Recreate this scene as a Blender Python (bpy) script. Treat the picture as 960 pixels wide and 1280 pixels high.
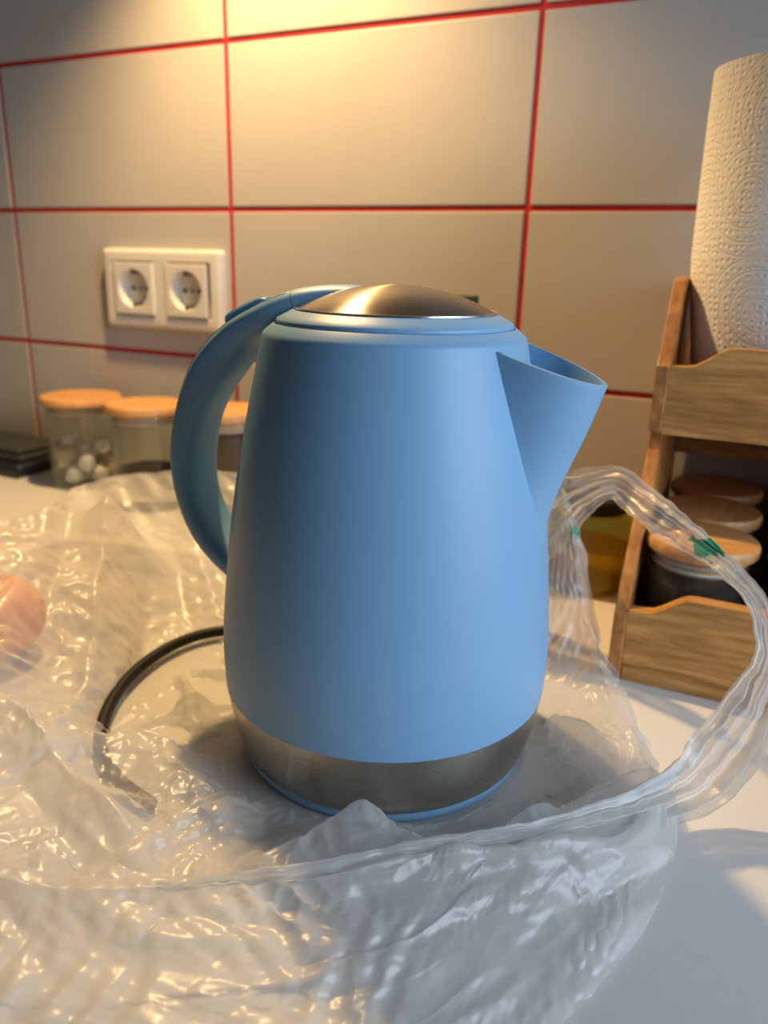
import bpy, bmesh, math, random
import numpy as np
from mathutils import Vector, Matrix
random.seed(7)
rng = np.random.default_rng(11)
for o in list(bpy.data.objects):
    bpy.data.objects.remove(o)
scene = bpy.context.scene
COL = scene.collection

# ------------------------------------------------------------------ camera
FPX = 965.0
cam_d = bpy.data.cameras.new('camera')
cam_d.sensor_fit = 'VERTICAL'
cam_d.sensor_height = 36.0
cam_d.sensor_width = 27.0
cam_d.lens = FPX / 1280 * 36
cam_d.clip_start = 0.01
cam_d.dof.use_dof = True
cam_d.dof.focus_distance = 0.335
cam_d.dof.aperture_fstop = 7.5
cam = bpy.data.objects.new('camera', cam_d)
COL.objects.link(cam)
RV = Vector((0.906, 0.423, 0.026)).normalized()
FV = Vector((-0.3958, 0.8658, -0.3061)).normalized()
UV_ = RV.cross(FV).normalized()
RV = FV.cross(UV_).normalized()
cam.matrix_world = Matrix(((RV.x, UV_.x, -FV.x, 0.4971), (RV.y, UV_.y, -FV.y, -0.6935),
                           (RV.z, UV_.z, -FV.z, 0.25), (0, 0, 0, 1)))
scene.camera = cam

# ------------------------------------------------------------------ world, lights, exposure
scene.view_settings.view_transform = 'Standard'
scene.view_settings.look = 'None'
scene.view_settings.gamma = 1.0
scene.view_settings.use_curve_mapping = False
scene.view_settings.exposure = 0.0
w = bpy.data.worlds.new('world')
scene.world = w
w.use_nodes = True
w.node_tree.nodes['Background'].inputs[0].default_value = (0.42, 0.5, 0.62, 1)
w.node_tree.nodes['Background'].inputs[1].default_value = 0.06


def light(name, kind, loc, target, energy, color, **kw):
    d = bpy.data.lights.new(name, kind)
    d.energy = energy
    d.color = color
    for k, v in kw.items():
        setattr(d, k, v)
    o = bpy.data.objects.new(name, d)
    COL.objects.link(o)
    o.location = loc
    o.rotation_euler = (Vector(target) - Vector(loc)).to_track_quat('-Z', 'Y').to_euler()
    return o


# warm spot lamp under the wall cabinet, just above the frame
light('cabinet_spot_lamp', 'SPOT', (0.058, -0.130, 0.715), (0.09, -0.16, 0), 27, (1.0, 0.63, 0.26),
      spot_size=math.radians(112), spot_blend=0.75, shadow_soft_size=0.016)
# daylight from the window on the right
light('window_daylight', 'AREA', (2.1, -0.66, 0.66), (0.35, -0.45, 0.12), 39, (0.72, 0.85, 1.0),
      shape='RECTANGLE', size=1.2, size_y=1.3)

# ------------------------------------------------------------------ helpers
CAM = Vector((0.4971, -0.6935, 0.25))


class N:
    """small node-tree helper"""
    def __init__(s, name):
        s.m = bpy.data.materials.new(name)
        s.m.use_nodes = True
        s.t = s.m.node_tree
        s.t.nodes.clear()
        s.out = s.t.nodes.new('ShaderNodeOutputMaterial')

    def n(s, typ, ins=None, **props):
        nd = s.t.nodes.new('ShaderNode' + typ)
        for k, v in props.items():
            setattr(nd, k, v)
        for k, v in (ins or {}).items():
            if hasattr(v, 'links') and hasattr(v, 'is_output'):
                s.t.links.new(v, nd.inputs[k])
            else:
                nd.inputs[k].default_value = v
        return nd

    def ramp(s, fac, stops):
        r = s.n('ValToRGB', {0: fac})
        e = r.color_ramp.elements
        while len(e) < len(stops):
            e.new(0.5)
        for i, (p, c) in enumerate(stops):
            e[i].position = p
            e[i].color = (*c, 1) if len(c) == 3 else c
        return r.outputs[0]

    def coord(s, which='Object', scale=(1, 1, 1), rot=(0, 0, 0)):
        tc = s.n('TexCoord')
        mp = s.n('Mapping', {0: tc.outputs[which], 'Scale': scale, 'Rotation': rot})
        return mp.outputs[0]

    def done(s, sh):
        s.t.links.new(sh, s.out.inputs[0])
        return s.m


def plain(name, col, rough=0.5, metal=0.0, spec=0.5, bump=0, bscale=400, var=0.0):
    b = N(name)
    co = b.coord()
    nz = b.n('TexNoise', {'Vector': co, 'Scale': bscale, 'Detail': 3.0})
    c1 = tuple(max(0, x * (1 - var)) for x in col)
    c2 = tuple(min(1, x * (1 + var)) for x in col)
    nz2 = b.n('TexNoise', {'Vector': co, 'Scale': 18.0, 'Detail': 4.0})
    cc = b.ramp(nz2.outputs[0], [(0.3, c1), (0.7, c2)])
    ins = {'Base Color': cc, 'Roughness': rough, 'Metallic': metal, 'Specular IOR Level': spec}
    if bump:
        bp = b.n('Bump', {'Height': nz.outputs[0], 'Strength': bump, 'Distance': 0.0004})
        ins['Normal'] = bp.outputs[0]
    return b.done(b.n('BsdfPrincipled', ins).outputs[0])


def wood(name, c1, c2, scale, rough=0.5, rot=(0, 0, 0)):
    b = N(name)
    co = b.coord('Object', scale, rot)
    nz = b.n('TexNoise', {'Vector': co, 'Scale': 1.0, 'Detail': 5.0, 'Roughness': 0.6, 'Distortion': 0.6})
    nf = b.n('TexNoise', {'Vector': co, 'Scale': 5.0, 'Detail': 3.0})
    mx = b.n('Math', {0: nz.outputs[0], 1: nf.outputs[0]}, operation='MULTIPLY_ADD')
    mx.inputs[2].default_value = 0.0
    cc = b.ramp(mx.outputs[0], [(0.12, c1), (0.26, tuple((x + y) / 2 for x, y in zip(c1, c2))), (0.40, c2)])
    bp = b.n('Bump', {'Height': mx.outputs[0], 'Strength': 0.15, 'Distance': 0.0006})
    return b.done(b.n('BsdfPrincipled', {'Base Color': cc, 'Roughness': rough, 'Normal': bp.outputs[0]}).outputs[0])


def thin_glass(name, tint=(0.93, 0.95, 0.94), rough=0.04):
    b = N(name)
    tr = b.n('BsdfTransparent', {'Color': (*tint, 1)})
    gl = b.n('BsdfGlossy', {'Color': (1, 1, 1, 1), 'Roughness': rough})
    df = b.n('BsdfDiffuse', {'Color': (0.8, 0.78, 0.72, 1)})
    lw = b.n('LayerWeight', {'Blend': 0.5})
    f5 = b.n('Math', {0: lw.outputs['Facing'], 1: 4.0}, operation='POWER')
    fr = b.n('Math', {0: f5.outputs[0], 1: 0.6, 2: 0.02}, operation='MULTIPLY_ADD')
    m1 = b.n('MixShader', {0: 0.012, 1: tr.outputs[0], 2: df.outputs[0]})
    m2 = b.n('MixShader', {0: fr.outputs[0], 1: m1.outputs[0], 2: gl.outputs[0]})
    return b.done(m2.outputs[0])


def link(o, parent=None):
    COL.objects.link(o)
    if parent is not None:
        o.parent = parent
    return o


def mesh_obj(name, verts, faces, mat, parent=None, smooth=True, loc=None, uv=None):
    me = bpy.data.meshes.new(name)
    me.from_pydata([tuple(v) for v in verts], [], faces)
    if smooth:
        me.polygons.foreach_set('use_smooth', [True] * len(me.polygons))
    me.update()
    if smooth:
        me.set_sharp_from_angle(angle=math.radians(38))
    if mat:
        me.materials.append(mat)
    o = bpy.data.objects.new(name, me)
    if loc is not None:
        o.location = loc
    return link(o, parent)


def bm_obj(name, bm, mat, parent=None, smooth=False, loc=None):
    bmesh.ops.recalc_face_normals(bm, faces=bm.faces)
    me = bpy.data.meshes.new(name)
    bm.to_mesh(me)
    bm.free()
    if smooth:
        me.polygons.foreach_set('use_smooth', [True] * len(me.polygons))
    if mat:
        me.materials.append(mat)
    o = bpy.data.objects.new(name, me)
    if loc is not None:
        o.location = loc
    return link(o, parent)


def add_box(bm, x0, x1, y0, y1, z0, z1, bev=0.0, seg=2):
    m = Matrix.Translation(((x0 + x1) / 2, (y0 + y1) / 2, (z0 + z1) / 2)) @ Matrix.Diagonal((x1 - x0, y1 - y0, z1 - z0, 1))
    g = bmesh.ops.create_cube(bm, size=1, matrix=m)
    if bev:
        ed = {e for v in g['verts'] for e in v.link_edges}
        bmesh.ops.bevel(bm, geom=list(ed), offset=bev, segments=seg, affect='EDGES', profile=0.6)


def box(name, dims, mat, parent=None, bev=0.001, seg=2, loc=None, smooth=False):
    bm = bmesh.new()
    add_box(bm, *dims, bev=bev, seg=seg)
    return bm_obj(name, bm, mat, parent, smooth, loc)


def lathe(name, prof, mat, parent=None, n=96, loc=None, close=True, smooth=True, wob=None):
    """prof: list of (r, z); r==0 ends make caps"""
    V, Fc, rows = [], [], []
    for (r, z) in prof:
        if r < 1e-7:
            rows.append([len(V)])
            V.append((0, 0, z))
        else:
            row = []
            for i in range(n):
                a = 2 * math.pi * i / n
                rr = r * (1 + (wob(a, z) if wob else 0))
                row.append(len(V))
                V.append((rr * math.cos(a), rr * math.sin(a), z))
            rows.append(row)
    for a, b in zip(rows[:-1], rows[1:]):
        for i in range(n):
            j = (i + 1) % n
            if len(a) == 1 and len(b) == 1:
                continue
            if len(a) == 1:
                Fc.append((a[0], b[j], b[i]))
            elif len(b) == 1:
                Fc.append((a[i], a[j], b[0]))
            else:
                Fc.append((a[i], a[j], b[j], b[i]))
    return mesh_obj(name, V, Fc, mat, parent, smooth, loc)


def tube(name, pts, r, mat, parent=None, n=12, loc=None, samples=None):
    P = [Vector(p) for p in pts]
    if samples:
        P = [Vector(p) for p in spline(np.array([tuple(p) for p in P]), samples)]
    V, Fc = [], []
    up = Vector((0, 0, 1))
    for i, p in enumerate(P):
        t = (P[min(i + 1, len(P) - 1)] - P[max(i - 1, 0)]).normalized()
        s = t.cross(up)
        if s.length < 1e-4:
            s = t.cross(Vector((1, 0, 0)))
        s.normalize()
        u = s.cross(t).normalized()
        for k in range(n):
            a = 2 * math.pi * k / n
            V.append(p + (s * math.cos(a) + u * math.sin(a)) * r)
    for i in range(len(P) - 1):
        for k in range(n):
            j = (k + 1) % n
            Fc.append((i * n + k, i * n + j, (i + 1) * n + j, (i + 1) * n + k))
    Fc.append(tuple(range(n))[::-1])
    Fc.append(tuple(range((len(P) - 1) * n, len(P) * n)))
    return mesh_obj(name, V, Fc, mat, parent, True, loc)


def spline(pts, m):
    """Catmull-Rom through pts (k,d), resampled to m points of equal arc length"""
    pts = np.asarray(pts, float)
    k = len(pts)
    ext = np.vstack([2 * pts[0] - pts[1], pts, 2 * pts[-1] - pts[-2]])
    out = []
    for i in range(k - 1):
        p0, p1, p2, p3 = ext[i:i + 4]
        for t in np.linspace(0, 1, 24, endpoint=False):
            out.append(.5 * ((2 * p1) + (-p0 + p2) * t + (2 * p0 - 5 * p1 + 4 * p2 - p3) * t * t + (-p0 + 3 * p1 - 3 * p2 + p3) * t ** 3))
    out.append(pts[-1])
    out = np.array(out)
    L = np.r_[0, np.cumsum(np.linalg.norm(np.diff(out, axis=0), axis=1))]
    s = np.linspace(0, L[-1], m)
    return np.stack([np.interp(s, L, out[:, d]) for d in range(pts.shape[1])], 1)


def empty(name, loc, rz=0):
    o = bpy.data.objects.new(name, None)
    o.empty_display_size = 0.02
    COL.objects.link(o)
    o.location = loc
    o.rotation_euler = (0, 0, rz)
    return o


def tag(o, label=None, cat=None, group=None, kind=None):
    if label:
        o['label'] = label
    if cat:
        o['category'] = cat
    if group:
        o['group'] = group
    if kind:
        o['kind'] = kind
    return o


# ------------------------------------------------------------------ materials
def mat_tile():
    b = N('tile_glaze')
    co = b.coord()
    nz = b.n('TexNoise', {'Vector': co, 'Scale': 9.0, 'Detail': 2.0})
    cc = b.ramp(nz.outputs[0], [(0.3, (0.47, 0.445, 0.415)), (0.7, (0.50, 0.475, 0.445))])
    n2 = b.n('TexNoise', {'Vector': co, 'Scale': 30.0, 'Detail': 2.0})
    bp = b.n('Bump', {'Height': n2.outputs[0], 'Strength': 0.06, 'Distance': 0.002})
    return b.done(b.n('BsdfPrincipled', {'Base Color': cc, 'Roughness': 0.42, 'Specular IOR Level': 0.4, 'Normal': bp.outputs[0]}).outputs[0])


def mat_counter():
    b = N('speckled_worktop')
    co = b.coord()
    v = b.n('TexVoronoi', {'Vector': co, 'Scale': 700.0, 'Randomness': 1.0})
    sp = b.ramp(v.outputs['Distance'], [(0.10, (1, 1, 1)), (0.22, (0, 0, 0))])
    wn = b.n('TexWhiteNoise', {'Vector': v.outputs['Position']}, noise_dimensions='3D')
    pick = b.n('Math', {0: wn.outputs[0], 1: 0.62}, operation='GREATER_THAN')
    fac = b.n('Math', {0: sp, 1: pick.outputs[0]}, operation='MULTIPLY')
    fac2 = b.n('Math', {0: fac.outputs[0], 1: 0.35}, operation='MULTIPLY')
    mx = b.n('MixRGB', {0: fac2.outputs[0], 1: (0.67, 0.665, 0.65, 1), 2: (0.30, 0.28, 0.26, 1)})
    nz = b.n('TexNoise', {'Vector': co, 'Scale': 900.0, 'Detail': 2.0})
    bp = b.n('Bump', {'Height': nz.outputs[0], 'Strength': 0.12, 'Distance': 0.0005})
    return b.done(b.n('BsdfPrincipled', {'Base Color': mx.outputs[0], 'Roughness': 0.38, 'Normal': bp.outputs[0]}).outputs[0])


def mat_steel(name, col, rough, axis='Z', aniso=0.8):
    b = N(name)
    tg = b.n('Tangent', direction_type='RADIAL', axis=axis)
    co = b.coord('Object', (40, 40, 2600))
    nz = b.n('TexNoise', {'Vector': co, 'Scale': 1.0, 'Detail': 3.0})
    rr = b.n('MapRange', {0: nz.outputs[0], 3: rough - 0.06, 4: rough + 0.08})
    return b.done(b.n('BsdfPrincipled', {'Base Color': (*col, 1), 'Metallic': 1.0, 'Roughness': rr.outputs[0], 'Anisotropic': aniso,
                                         'Anisotropic Rotation': 0.25, 'Tangent': tg.outputs[0]}).outputs[0])


def mat_film():
    b = N('plastic_film')
    co = b.coord('Object')
    # fine crinkle relief of the film
    na = b.n('TexNoise', {'Vector': co, 'Scale': 70.0, 'Detail': 3.0, 'Distortion': 1.2})
    ra = b.n('Math', {0: na.outputs[0], 1: 0.5}, operation='SUBTRACT')
    ra = b.n('Math', {0: ra.outputs[0]}, operation='ABSOLUTE')
    vb = b.n('TexVoronoi', {'Vector': co, 'Scale': 120.0}, feature='F1', distance='MANHATTAN')
    sm = b.n('Math', {0: ra.outputs[0], 1: 2.0}, operation='MULTIPLY')
    sm = b.n('Math', {0: sm.outputs[0], 1: vb.outputs['Distance']}, operation='ADD')
    bp = b.n('Bump', {'Height': sm.outputs[0], 'Strength': 0.20, 'Distance': 0.0008})
    nrm = bp.outputs[0]
    at = b.n('Attribute', attribute_name='print_mask')
    fcol = b.n('MixRGB', {0: at.outputs['Fac'], 1: (0.78, 0.775, 0.76, 1), 2: (0.05, 0.42, 0.30, 1)})
    tr = b.n('BsdfTransparent', {'Color': (0.97, 0.97, 0.965, 1)})
    df = b.n('BsdfDiffuse', {'Color': fcol.outputs[0], 'Normal': nrm})
    tl = b.n('BsdfTranslucent', {'Color': fcol.outputs[0], 'Normal': nrm})
    haze = b.n('MixShader', {0: 0.5, 1: df.outputs[0], 2: tl.outputs[0]})
    gl = b.n('BsdfGlossy', {'Color': (1, 1, 1, 1), 'Roughness': 0.32, 'Normal': nrm})
    lw = b.n('LayerWeight', {'Blend': 0.5, 'Normal': nrm})
    den = b.n('MapRange', {0: lw.outputs['Facing'], 3: 0.40, 4: 0.62})
    nd = b.n('TexNoise', {'Vector': co, 'Scale': 14.0, 'Detail': 3.0})
    dn = b.n('MapRange', {0: nd.outputs[0], 1: 0.3, 2: 0.7, 3: -0.08, 4: 0.10})
    den = b.n('Math', {0: den.outputs[0], 1: dn.outputs[0]}, operation='ADD')
    pm = b.n('Math', {0: at.outputs['Fac'], 1: 0.5}, operation='MULTIPLY')
    den = b.n('Math', {0: den.outputs[0], 1: pm.outputs[0]}, operation='ADD', use_clamp=True)
    m1 = b.n('MixShader', {0: den.outputs[0], 1: tr.outputs[0], 2: haze.outputs[0]})
    f5 = b.n('Math', {0: lw.outputs['Facing'], 1: 3.0}, operation='POWER')
    fr2 = b.n('Math', {0: f5.outputs[0], 1: 0.24, 2: 0.034}, operation='MULTIPLY_ADD')
    m2 = b.n('MixShader', {0: fr2.outputs[0], 1: m1.outputs[0], 2: gl.outputs[0]})
    return b.done(m2.outputs[0])


def mat_towel():
    b = N('embossed_paper')
    tc = b.n('TexCoord')
    mp = b.n('Mapping', {0: tc.outputs['UV'], 'Scale': (1, 1, 1)})
    uv = mp.outputs[0]
    big = b.n('TexVoronoi', {'Vector': uv, 'Scale': 17.0, 'Randomness': 0.55}, voronoi_dimensions='2D')
    ring = b.n('Math', {0: big.outputs['Distance'], 1: 46.0}, operation='MULTIPLY')
    ring = b.n('Math', {0: ring.outputs[0]}, operation='SINE')
    ringl = b.ramp(ring.outputs[0], [(0.80, (0, 0, 0)), (0.95, (1, 1, 1))])
    dots = b.n('TexVoronoi', {'Vector': uv, 'Scale': 230.0, 'Randomness': 0.35}, voronoi_dimensions='2D')
    dl = b.ramp(dots.outputs['Distance'], [(0.16, (1, 1, 1)), (0.36, (0, 0, 0))])
    ring2 = b.ramp(ring.outputs[0], [(0.25, (1, 1, 1)), (0.55, (0, 0, 0))])
    dd = b.n('Math', {0: dl, 1: ring2}, operation='MULTIPLY')
    hh = b.n('Math', {0: ringl, 1: dd.outputs[0]}, operation='MAXIMUM')
    nz = b.n('TexNoise', {'Vector': uv, 'Scale': 900.0, 'Detail': 2.0})
    h2 = b.n('Math', {0: nz.outputs[0], 1: 0.18}, operation='MULTIPLY')
    h2 = b.n('Math', {0: h2.outputs[0], 1: hh.outputs[0]}, operation='SUBTRACT')
    bp = b.n('Bump', {'Height': h2.outputs[0], 'Strength': 0.5, 'Distance': 0.0012})
    return b.done(b.n('BsdfPrincipled', {'Base Color': (0.88, 0.875, 0.86, 1), 'Roughness': 0.9, 'Specular IOR Level': 0.15, 'Normal': bp.outputs[0]}).outputs[0])


M = {}
M['tile'] = mat_tile()
M['grout'] = plain('red_grout', (0.42, 0.012, 0.016), 0.8, bump=0.4, bscale=500, var=0.2)
M['counter'] = mat_counter()
M['blue'] = plain('matte_blue_plastic', (0.19, 0.372, 0.585), 0.42, spec=0.4, bump=0.06, bscale=2500, var=0.01)
M['blue_gloss'] = plain('glossy_blue_plastic', (0.10, 0.27, 0.50), 0.22, spec=0.5)
M['blue_dark'] = plain('seam_blue', (0.07, 0.17, 0.30), 0.6)
M['steel'] = mat_steel('brushed_steel', (0.40, 0.37, 0.33), 0.25)
M['dome'] = mat_steel('brushed_steel_lid', (0.30, 0.265, 0.23), 0.25)
M['chrome'] = plain('bright_trim', (0.75, 0.75, 0.74), 0.2, metal=1.0)
M['film'] = mat_film()
M['black'] = plain('black_rubber', (0.010, 0.009, 0.009), 0.5, spec=0.25, var=0.1)
M['bamboo'] = wood('bamboo_lid', (0.50, 0.24, 0.075), (0.70, 0.38, 0.15), (8, 90, 30), 0.45)
M['pine_x'] = wood('pine_board', (0.34, 0.140, 0.030), (0.74, 0.390, 0.115), (7, 60, 70), 0.5)
M['pine_z'] = wood('pine_edge', (0.30, 0.110, 0.028), (0.62, 0.29, 0.085), (40, 18, 26), 0.5, (0.5, 0, 0))
M['glass'] = thin_glass('clear_glass')
M['seal'] = plain('silicone_seal', (0.72, 0.70, 0.64), 0.5)
M['socket'] = plain('cream_plastic', (0.72, 0.70, 0.65), 0.3)
M['pin'] = plain('socket_hole', (0.015, 0.014, 0.013), 0.6)
M['metal'] = plain('contact_metal', (0.35, 0.33, 0.30), 0.35, metal=1.0)
M['towel'] = mat_towel()
M['card'] = plain('cardboard_core', (0.42, 0.33, 0.24), 0.9)
M['coffee'] = plain('ground_coffee', (0.035, 0.022, 0.014), 0.9, bump=0.8, bscale=300, var=0.4)
M['beans'] = plain('brown_pieces', (0.075, 0.028, 0.015), 0.5, bump=0.5, bscale=120, var=0.4)
M['pale'] = plain('pale_pieces', (0.74, 0.72, 0.68), 0.6, bump=0.3, bscale=80, var=0.08)
M['tan'] = plain('tan_pieces', (0.50, 0.36, 0.22), 0.6, bump=0.3, bscale=80, var=0.1)
M['grey'] = plain('grey_powder', (0.20, 0.20, 0.21), 0.9, bump=0.5, bscale=300, var=0.2)
M['white_powder'] = plain('white_powder', (0.62, 0.63, 0.66), 0.9, bump=0.4, bscale=300, var=0.05)
b_ = N('yellow_oil')
t1 = b_.n('BsdfTransparent', {'Color': (0.92, 0.72, 0.08, 1)})
t2 = b_.n('BsdfTranslucent', {'Color': (0.95, 0.66, 0.05, 1)})
t3 = b_.n('BsdfGlossy', {'Color': (1, 1, 1, 1), 'Roughness': 0.1})
mx_ = b_.n('MixShader', {0: 0.5, 1: t1.outputs[0], 2: t2.outputs[0]})
M['oil'] = b_.done(b_.n('MixShader', {0: 0.05, 1: mx_.outputs[0], 2: t3.outputs[0]}).outputs[0])
M['green'] = plain('dark_green_card', (0.012, 0.035, 0.028), 0.5)
M['orange'] = plain('orange_peel', (0.85, 0.25, 0.002), 0.6, bump=0.5, bscale=350, var=0.1)
M['stem'] = plain('green_stem', (0.10, 0.14, 0.04), 0.8)
M['dark'] = plain('dark_leatherette', (0.016, 0.019, 0.022), 0.35, bump=0.3, bscale=500)
M['dark_green'] = plain('olive_grey_cover', (0.035, 0.042, 0.038), 0.4)

# ------------------------------------------------------------------ wall of tiles
TW, TH, Z2 = 0.3071, 0.1502, 0.2982
wall = box('wall_back', (-1.23 - 0.3, 1.84 + 0.3, 0.0012, 0.08, -0.002, 1.05), M['grout'], bev=0)
tag(wall, 'white tiled kitchen wall with red grout lines', kind='structure')
bm = bmesh.new()
g = 0.0025
add_box(bm, g, TW - g, 0.0, 0.005, g, TH - g, bev=0.0011, seg=2)
tile0 = bm_obj('tile', bm, M['tile'], wall, loc=(-5 * TW, 0, Z2 - 2 * TH))
first = True
for i in range(-5, 7):
    for j in range(-2, 5):
        jit = Vector((random.uniform(-.0002, .0002), random.uniform(-.0003, .0003), random.uniform(-.0002, .0002)))
        if first:
            first = False
            continue
        t = tile0.copy()
        link(t, wall)
        t.location = Vector((i * TW, 0, Z2 + j * TH)) + jit

# ------------------------------------------------------------------ worktop
ct = box('countertop', (-1.53, 2.14, -0.62, 0.0, -0.038, 0.0), M['counter'], bev=0.003)
tag(ct, 'white speckled stone kitchen countertop along the tiled wall', 'countertop')

# ------------------------------------------------------------------ wall cabinet that carries the spot lamp (above the frame)
M['cab'] = plain('cabinet_lacquer', (0.30, 0.28, 0.26), 0.5)
cab = empty('wall_cabinet', (0.31, 0, 0.725))
tag(cab, 'wall cabinet hung on the tiles above the worktop and its lamp', 'cabinet')
box('carcass', (-1.2, 1.2, -.33, -.0005, .0, .62), M['cab'], cab, bev=.001)
for q in range(4):
    dr_ = box('door', (-1.2 + .6 * q + .0015, -.6 + .6 * q - .0015, -.350, -.331, -.004, .618), M['cab'], cab, bev=.0015)
lathe('lamp_ring', [(.024, .0), (.034, .0), (.034, -.006), (.031, -.008), (.027, -.007), (.024, -.003)], M['chrome'], cab, 48, loc=(.058 - .31, -.130, -.0002))

# ------------------------------------------------------------------ kettle
K = Vector((0.3444, -0.3529, 0.0))
SP = math.radians(2.2)
kettle = empty('electric_kettle', K + Vector((0, 0, 0.0010)), SP)
tag(kettle, 'light blue electric kettle with brushed steel lid and bottom band', 'kettle')
ZK = [.0402, .062, .0847, .1291, .1735, .2165]
RK = [.0845, .0849, .0836, .0787, .0712, .0622]
prof = spline(np.stack([RK, ZK], 1), 48)


def r_body(z):
    return float(np.interp(z, prof[:, 1], prof[:, 0]))


bp_ = [(0.0, .0402), (.0838, .0402), (.0843, .0404)] + [(r, z) for r, z in prof[1:]]
bp_ += [(.0618, .2177), (.0609, .2187), (.0590, .2203), (.0572, .2217), (.0566, .2221), (.0563, .2216), (.0560, .2205), (.0, .2205)]
body = lathe('body', bp_, M['blue'], kettle, 160)
# steel band, slightly inset, with a fine groove to the shell
sb = spline(np.array([[.0838, .0400], [.0832, .0340], [.0814, .0234], [.0790, .0130], [.0768, .0072]]), 20)
lathe('steel_band', [(.0, .0400)] + [(r, z) for r, z in sb] + [(.0755, .0066), (.0, .0066)], M['steel'], kettle, 160)
# lid: blue ring with steel dome and a bright trim line
lid = lathe('lid', [(.0, .2215), (.0552, .2215), (.0556, .2222), (.0556, .2234), (.0550, .2242), (.0520, .2258), (.0490, .2274), (.0474, .2282), (.0, .2282)], M['blue'], kettle, 160)
lathe('trim_ring', [(.0476, .2279), (.0476, .2287), (.0471, .2291), (.0465, .2288), (.0465, .2279)], M['chrome'], lid, 160)
R0, HD = .0465, .0115
Rs = (R0 * R0 + HD * HD) / (2 * HD)
dome = [(0.0, .2284)]
dome += [(R0 * math.cos(a), .2286 + max(0, math.sqrt(Rs * Rs - (R0 * math.cos(a)) ** 2) - (Rs - HD))) for a in np.linspace(0, math.pi / 2, 26)[:-1]]
dome += [(0, .2286 + HD)]
lathe('lid_dome', dome, M['dome'], lid, 160)

# spout: beak lofted from its seam on the body to the keel
keel = spline(np.array([[.0790, .124], [.0797, .134], [.0808, .1421], [.0842, .1542], [.0885, .166], [.0940, .1813], [.1000, .2010]]), 40)
ns, nu = 40, 41
V, Fc = [], []
for i in range(ns):
    s = i / (ns - 1)
    rk, zk = keel[i]
    zr = .124 + (.2162 - .124) * s
    al = math.radians(26.5) * s ** .62
    rr = r_body(zr) - .0022
    for k in range(nu):
        u = -1 + 2 * k / (nu - 1)
        gg = abs(u) ** (1.4 + .7 * s)
        fx = rr * math.cos(al)
        hw = rr * math.sin(al)
        bulge = 1 + (.12 + .22 * s) * s * math.sin(math.pi * abs(u))
        V.append((rk + (fx - rk) * gg, u * hw * bulge, zk + (zr - zk) * gg))
for i in range(ns - 1):
    for k in range(nu - 1):
        a = i * nu + k
        Fc.append((a, a + 1, a + nu + 1, a + nu))
sp = mesh_obj('spout', V, Fc, M['blue'], kettle)
so = sp.modifiers.new('thick', 'SOLIDIFY')
so.thickness = 0.0024
so.offset = -1
bv = sp.modifiers.new('rim', 'BEVEL')
bv.width = 0.0008
bv.segments = 2
bv.limit_method = 'ANGLE'
bv.angle_limit = math.radians(50)

# handle
NHS = 600
outer = spline(np.array([[-.014, .2385], [-.026, .2390], [-.040, .2381], [-.0543, .2351], [-.0723, .2277], [-.0914, .2171], [-.1094, .200],
                         [-.1213, .1739], [-.1269, .147], [-.1248, .1245], [-.1155, .1025], [-.1018, .0882], [-.0800, .0745]]), NHS)
assert len(outer) == NHS
inner = spline(np.array([[-.014, .2290], [-.026, .2270], [-.040, .2235], [-.0560, .2165], [-.0730, .2085], [-.0850, .1940], [-.0950, .1815],
                         [-.1038, .167], [-.1088, .1482], [-.1097, .1293], [-.1045, .1140], [-.094, .1010], [-.0740, .0880]]), NHS)
nc = 36


def handle_loft(name, i0, i1, mat, parent, grow=0.0):
    V, Fc = [], []
    for i in range(i0, i1 + 1):
        o_, n_ = outer[i], inner[i]
        c = (o_ + n_) / 2
        hv = (o_ - n_) / 2
        hl = np.linalg.norm(hv)
        s = i / (NHS - 1)
        w = .0155 + .0030 * math.exp(-((s - .2) / .1) ** 2) - .0050 * math.exp(-(s / .10) ** 2) + .002 * math.exp(-((s - 1) / .12) ** 2) + grow
        for k in range(nc):
            a = 2 * math.pi * k / nc
            ca, sa = math.cos(a), math.sin(a)
            ex = 2 / 2.7
            x = math.copysign(abs(ca) ** ex, ca)
            y = math.copysign(abs(sa) ** ex, sa)
            p = c + hv * x * (1 + grow / hl)
            V.append((p[0], y * w, p[1]))
    m = i1 - i0 + 1
    for i in range(m - 1):
        for k in range(nc):
            j = (k + 1) % nc
            Fc.append((i * nc + k, (i + 1) * nc + k, (i + 1) * nc + j, i * nc + j))
    Fc.append(tuple(range(nc)))
    Fc.append(tuple(range((m - 1) * nc, m * nc))[::-1])
    o = mesh_obj(name, V, Fc, mat, parent)
    return o


i_cut = int(np.argmin(abs(outer[:, 0] + .049)))
hinge = handle_loft('hinge_cover', 0, i_cut, M['blue'], kettle, .0001)
handle_loft('hinge_groove', i_cut, i_cut + 1, M['blue_dark'], kettle, -.0006)
handle = handle_loft('handle', i_cut + 1, NHS - 1, M['blue'], kettle)
# fine moulding seam that follows the back of the handle, on both flanks
for sgn in (-1, 1):
    pts = []
    for i in range(i_cut + 8, NHS - 24, 6):
        o_, n_ = outer[i], inner[i]
        c = (o_ + n_) / 2 + (o_ - n_) / 2 * .80
        s = i / (NHS - 1)
        w = .0155 + .0030 * math.exp(-((s - .2) / .1) ** 2) - .0050 * math.exp(-(s / .10) ** 2) + .002 * math.exp(-((s - 1) / .12) ** 2)
        y = w * (1 - .80 ** 2.7) ** (1 / 2.7)
        pts.append((c[0], sgn * y, c[1]))
    tube('seam_line', pts, .00022, M['blue_dark'], handle, 6)
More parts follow.
